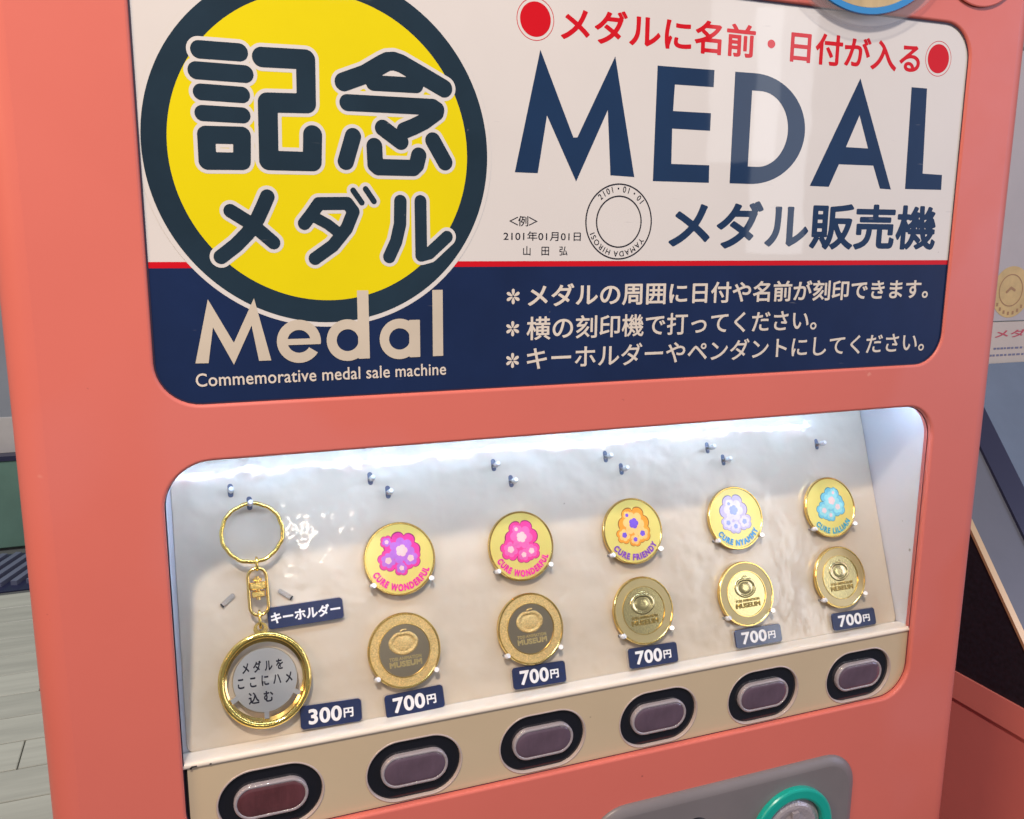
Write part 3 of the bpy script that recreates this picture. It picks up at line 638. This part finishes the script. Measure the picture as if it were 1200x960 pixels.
def low_medal(i, u, s, label):
    f = Gf(u, s, .0042); t = empty('stamped_medal', f, label, 'medal', 'stamped gold medals in the lower row'); frost = i < 2
    b = MB(); b.lathe([(0.0001, 0), (R_-.0010, 0), (R_, .0010), (R_, .0058), (R_-.0008, .0068), (R_-.0024, .0068), (R_-.0032, .0060)], 144); b.build('rim', M['gold'], t, f)
    b = MB(); b.lathe([(R_-.0031, .0061), (.0345, .0061)], 120); b.build('outer_ring', M['gold_frost' if frost else 'gold_satin'], t, f)
    dm = M['dark_reflection_disc' if frost else 'gold_disc']
    b = MB(); b.lathe([(.0346, .0061), (.0346, .0068), (.0336, .0068), (.0334, .0056)], 96); b.build('inner_rim', M['gold'], t, f)
    b = MB(); b.lathe([(.0337, .0056), (0, .0056)], 96); dc = b.build('centre_disc', dm, t, f)
    # raised relief: a plain rounded emblem and the words
    b = MB(); cx, cy = -.0005, .0098
    lobes = [(cx+.0190*math.cos(t_)*(1+.05*math.cos(2*t_)), cy+.0158*math.sin(t_)*(1-.13*max(0, math.sin(t_))**14)) for t_ in [2*math.pi*k/72 for k in range(72)]]
    sc_ = lambda q, z: [(cx+(x-cx)*q, cy-.001+(y-cy+.001)*q, z) for x, y in lobes]
    b.loft([sc_(1, .0056), sc_(.97, .0062), sc_(.76, .0062), sc_(.73, .00575), sc_(.60, .00575), sc_(.56, .0060), sc_(.2, .0061)], cap1=True)
    b.tube([(cx-.003, cy+.0150, .0060), (cx+.000, cy+.0168, .0064), (cx+.005, cy+.0165, .0060)], .0010, 8)
    rm = M['gold_frost'] if frost else dm
    b.build('relief_emblem', rm, dc, f)
    b = MB()
    text_box(b, 'TOEI ANIMATION', -.0215, .0215, -.0075, -.0117, .035, .03, .0063); text_box(b, 'MUSEUM', -.0218, .0218, -.0130, -.0205, .050, .02, .0065)
    vs, fs = list(b.v), list(b.f); nv = len(vs); b2 = MB(); b2.add([(p.x, p.y, p.z) for p in vs], fs)
    cnt = {}
    for fc_ in fs:
        for k_ in range(3):
            ed_ = (fc_[k_], fc_[(k_+1) % 3]); cnt[ed_] = 1
    side = [ed_ for ed_ in cnt if (ed_[1], ed_[0]) not in cnt]
    b2.add([(p.x, p.y, .0056) for p in vs], []); b2.f += [(a, a+nv, c_+nv, c_) for a, c_ in side]; b2.m += [0]*len(side); b2.sm += [False]*len(side)
    b2.build('relief_lettering', M['gold_satin'] if frost else M['gold_letters'], dc, f)
    hooks(u, s, R_); return t
LL = ['stamped gold medal with coarse frosted ring and dark centre, lower row, nearest the key ring', 'stamped gold medal with frosted ring and dark centre, second in the lower row', 'stamped gold medal with smooth satin ring, middle of the lower row', 'stamped gold medal with satin ring, lower row, below the lilac medal', 'stamped gold medal with satin ring, farthest right in the lower row']
for i in range(5): low_medal(i, ROW2[i], [.2710, .2690, .2688, .2685, .2660][i], LL[i])

# price tags
def price_tag(u, s, w_, h_, rot, txt, label, group=None):
    f = Gf(u, s, .0004, math.radians(rot)); t = empty('price_tag' if '円' in txt else 'name_tag', f, label, 'price tag' if '円' in txt else 'name tag', group)
    b = MB(); b.loft([rr(-w_/2-.0012, w_/2+.0012, -h_/2-.0016, h_/2+.0012, .0052, z, 6, i) for i, z in ((0, 0), (0, .0042), (.0006, .0048))]); b.build('clear_backing', M['film'], t, f)
    b = MB(); b.loft([rr(-w_/2, w_/2, -h_/2, h_/2, .0048, z, 6, i) for i, z in ((0, .0044), (0, .0062), (.0005, .0067))]); pl_ = b.build('plate', M['tag_navy'], t, f)
    b = MB()
    if '円' in txt:
        text_box(b, txt[:3], -w_*.37, w_*.17, h_*.33, -h_*.33, .032, .03, .0069); text_box(b, '円', w_*.20, w_*.36, h_*.17, -h_*.24, .035, 0, .0069)
    else: text_box(b, txt, -w_*.46, w_*.46, h_*.28, -h_*.27, .035, 0, .0069)
    b.build('lettering', M['tag_white'], pl_, f)
price_tag(.1330, .2060, .0950, .0272, 0.8, 'キーホルダー', 'navy name tag beside the chain of the key ring')
G7 = 'navy 700 yen price tags under the medals'
price_tag(.1540, .3345, .0770, .0285, -1.8, '300円', 'navy 300 yen price tag at the lower right of the key ring')
price_tag(.2625, .3380, .0790, .0293, 1.6, '700円', 'navy 700 yen price tag tilted upward, under the leftmost stamped medal', G7)
price_tag(.4398, .3331, .0788, .0292, -1.0, '700円', 'navy 700 yen price tag under the second stamped medal from the left', G7)
price_tag(.6188, .3343, .0800, .0288, -1.0, '700円', 'navy 700 yen price tag under the middle stamped medal', G7)
price_tag(.8013, .3337, .0835, .0272, -.8, '700円', 'navy 700 yen price tag under the fourth stamped medal, below the lilac one', G7)
price_tag(.9835, .3343, .0850, .0270, -.8, '700円', 'navy 700 yen price tag under the rightmost stamped medal', G7)

# key ring
f = Gf(.0768, .2790, 0); kr = empty('key_ring', f, 'gold key ring with swivel clasp and round medal holder hanging at the window\'s left end', 'key ring')
wob = lambda i, n: .0004*math.sin(i*2.1)+.0003*math.sin(i*5.3)
N_ = 90
pts = [((-.0025)+(.0372+wob(i, 1))*math.cos(2*math.pi*i/N_*2), .1820+(.0368+wob(i, 2))*math.sin(2*math.pi*i/N_*2), .0125+.0040*(i/N_)) for i in range(N_+1)]
MB().tube(pts, .0025, 10).build('split_ring', M['gold_wire'], kr, f)
def oval(cx, cy, w_, h_, z, n=36, p=0): return [(cx+w_*math.cos(2*math.pi*i/n)/(1), cy+h_*math.sin(2*math.pi*i/n), z) for i in range(n)]
lk = [(0, cy, z) for cy, z in ((.1500, .0150), (.1490, .0180), (.1400, .0185), (.1345, .0165), (.1345, .0125), (.1400, .0105), (.1490, .0110))]
MB().tube(lk, .0017, 10, closed=True).build('upper_link', M['gold_wire'], kr, f)
fr = [(x, y, .0145) for x, y, _ in rr(-.0120, .0105, .0790, .1370, .0110, 0, 8)]
MB().tube(fr, .0021, 12, closed=True).build('swivel_frame', M['gold'], kr, f)
b = MB()
for (y0, y1, w_, zf) in ((.1010, .1090, .0078, .0185), (.1105, .1200, .0092, .0190), (.1210, .1250, .0055, .0175)):
    b.loft([rr(-w_-.0008, w_-.0008, y0, y1, .0015, z, 3, i) for i, z in ((.0006, .0098), (0, .0105), (0, zf-.001), (.0012, zf))], cap0=True)
b.tube([(-.0008, .098, .0145), (-.0008, .127, .0145)], .0028, 12); b.build('swivel_barrel', M['gold'], kr, f)
lk = [(-.0012, cy, z) for cy, z in ((.0840, .0150), (.0830, .0180), (.0700, .0185), (.0635, .0165), (.0635, .0125), (.0700, .0105), (.0830, .0110))]
MB().tube(lk, .0017, 10, closed=True).build('lower_link', M['gold_wire'], kr, f)
b = MB(); b.loft([circ(-.0012, .0620, .0086, 32, z) for z in (.0115, .0150)], cap1=False); fill(b, [circ(-.0012, .0620, .0086, 32), circ(-.0012, .0640, .0040, 32)], .0150); b.loft([circ(-.0012, .0640, .0040, 32, z) for z in (.0150, .0115)], cap1=False); b.build('eyelet', M['gold'], kr, f)
b = MB(); b.tube([(.0520*math.cos(2*math.pi*i/120), .0540*math.sin(2*math.pi*i/120), .0130) for i in range(120)], .0042, 16, closed=True); b.build('holder_ring', M['gold_wire'], kr, f)
b = MB(); b.lathe([(.0500, .0125), (.0455, .0100), (.0455, .0070), (.0500, .0060)], 96); b.build('inner_flange', M['gold'], kr, f)
b = MB()
for a in (206, 331, 268):
    q = Matrix.Rotation(math.radians(a), 4, 'Z') @ Matrix.Translation((.0418, 0, .0118)); b.box((-.0048, -.0028, -.002), (.0045, .0028, .0020), 0, q)
b.build('holder_tab', M['silver'], kr, f)
b = MB(); b.lathe([(.0390, .0095), (.0390, .0125), (.0384, .0132), (0, .0132)], 96); ds = b.build('blank_disc', M['silver'], kr, f)
b = MB(); q = .0134
text_box(b, 'メダルを', -.0265, .0225, .0245, .0105, .030, .35, q, slope=-.02); text_box(b, 'ここにハメ', -.0330, .0325, .0065, -.0065, .030, .35, q, slope=-.02); text_box(b, '込む', -.0215, .0080, -.0125, -.0265, .030, .35, q, slope=-.02)
b.build('lettering', M['black_ink'], ds, f)

# ================================================================ NEIGHBOURING ENGRAVING MACHINE (right edge of the picture)
em = empty('engraving_machine', Ff(2.2, -3.756, .5), 'neighbouring coral cabinet with a black console and blue grey slanted lid, behind the right edge', 'machine')
def prismX(mb, prof, x0, x1, mi=0):     # prof: (depth, v) polygon, extruded along x in the front frame
    n = len(prof); vs = [(x, p[1], -p[0]) for x in (x0, x1) for p in prof]; mb.add(vs, [(i, (i+1) % n, n+(i+1) % n, n+i) for i in range(n)]+[tuple(range(n)), tuple(reversed(range(n, 2*n)))], mi); return mb
f = Ff(0, 0, 0)
prismX(MB(), [(-.30, -3.75), (1.3, -3.75), (1.3, -.952), (-.30, -.952)], 1.506, 3.1).build('cabinet', M['coral_dark'], em, f)
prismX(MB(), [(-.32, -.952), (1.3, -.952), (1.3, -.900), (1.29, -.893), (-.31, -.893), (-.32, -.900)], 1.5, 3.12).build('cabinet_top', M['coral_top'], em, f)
sl_ = lambda d: -(.623+(.256-d)*1.27)
prismX(MB(), [(.050, -.892), (.75, -.892), (.75, -.300), (.52, sl_(.52)), (.050, sl_(.050)+.003)], 1.504, 3.1).build('console', M['black_panel'], em, f)
def slab(x0, x1, d0, d1_, t0, t1): return prismX(MB(), [(d0, sl_(d0)+t0), (d1_, sl_(d1_)+t0), (d1_, sl_(d1_)+t1), (d0, sl_(d0)+t1)], x0, x1)
slab(1.500, 1.515, .04, .53, .004, .014).build('brass_trim', M['brass'], em, f)
slab(1.515, 1.625, .04, .53, .004, .012).build('bezel', M['slate'], em, f)
slab(1.625, 1.690, .05, .525, .004, .022).build('lid_frame', M['navy_trim'], em, f)
slab(1.690, 3.05, .05, .520, .004, .010).build('lid_glass', M['blue_glass'], em, f)
# instruction card standing behind the lid
ic = empty('instruction_card', Ff(1.9, -.29, .53), 'white instruction card with a round gold print standing on the neighbouring machine', 'card')
CF = Ff(0, 0, .53)
MB().loft([rr(1.70, 2.9, -.292, -.182, .004, z, 3) for z in (-.012, 0)]).build('lower_strip', M['paper'], ic, CF)
MB().loft([rr(1.68, 2.9, -.179, .42, .004, z, 3) for z in (-.016, -.003)]).build('upper_board', M['grey_paper'], ic, CF)
b = MB(); fill(b, [circ(1.840, -.112, .060, 64)], -.0025); gm = b.build('gold_medal_print', M['print_gold'], ic, CF)
b = MB(); fill(b, [circ(1.838, -.108, .038, 48), circ(1.838, -.108, .0355, 48)], -.0021); fill(b, field([('s', [(1.825, -.112), (1.838, -.102), (1.850, -.108)], .003)], .01, .002), -.0021)
for j in range(7):
    a = math.radians(215+j*17); fill(b, rect(1.840+.050*math.cos(a)-.003, -.112+.050*math.sin(a)-.004, 1.840+.050*math.cos(a)+.003, -.112+.050*math.sin(a)+.004), -.0021)
b.build('medal_outline_print', M['print_brown'], gm, CF)
b = MB(); text_box(b, 'メダル', 1.80, 1.95, -.200, -.219, .02, 0, .0006); b.build('red_print', M['print_red'], ic, CF)
b = MB()
for (y, x0, x1) in ((-.244, 1.80, 1.97), (-.260, 1.79, 1.95)):
    x = x0
    while x < x1: w_ = random.uniform(.006, .012); fill(b, rect(x, y-.0025, x+w_, y+.002), .0006); x += w_+random.uniform(.002, .006)
b.build('small_print', M['print_blue'], ic, CF)
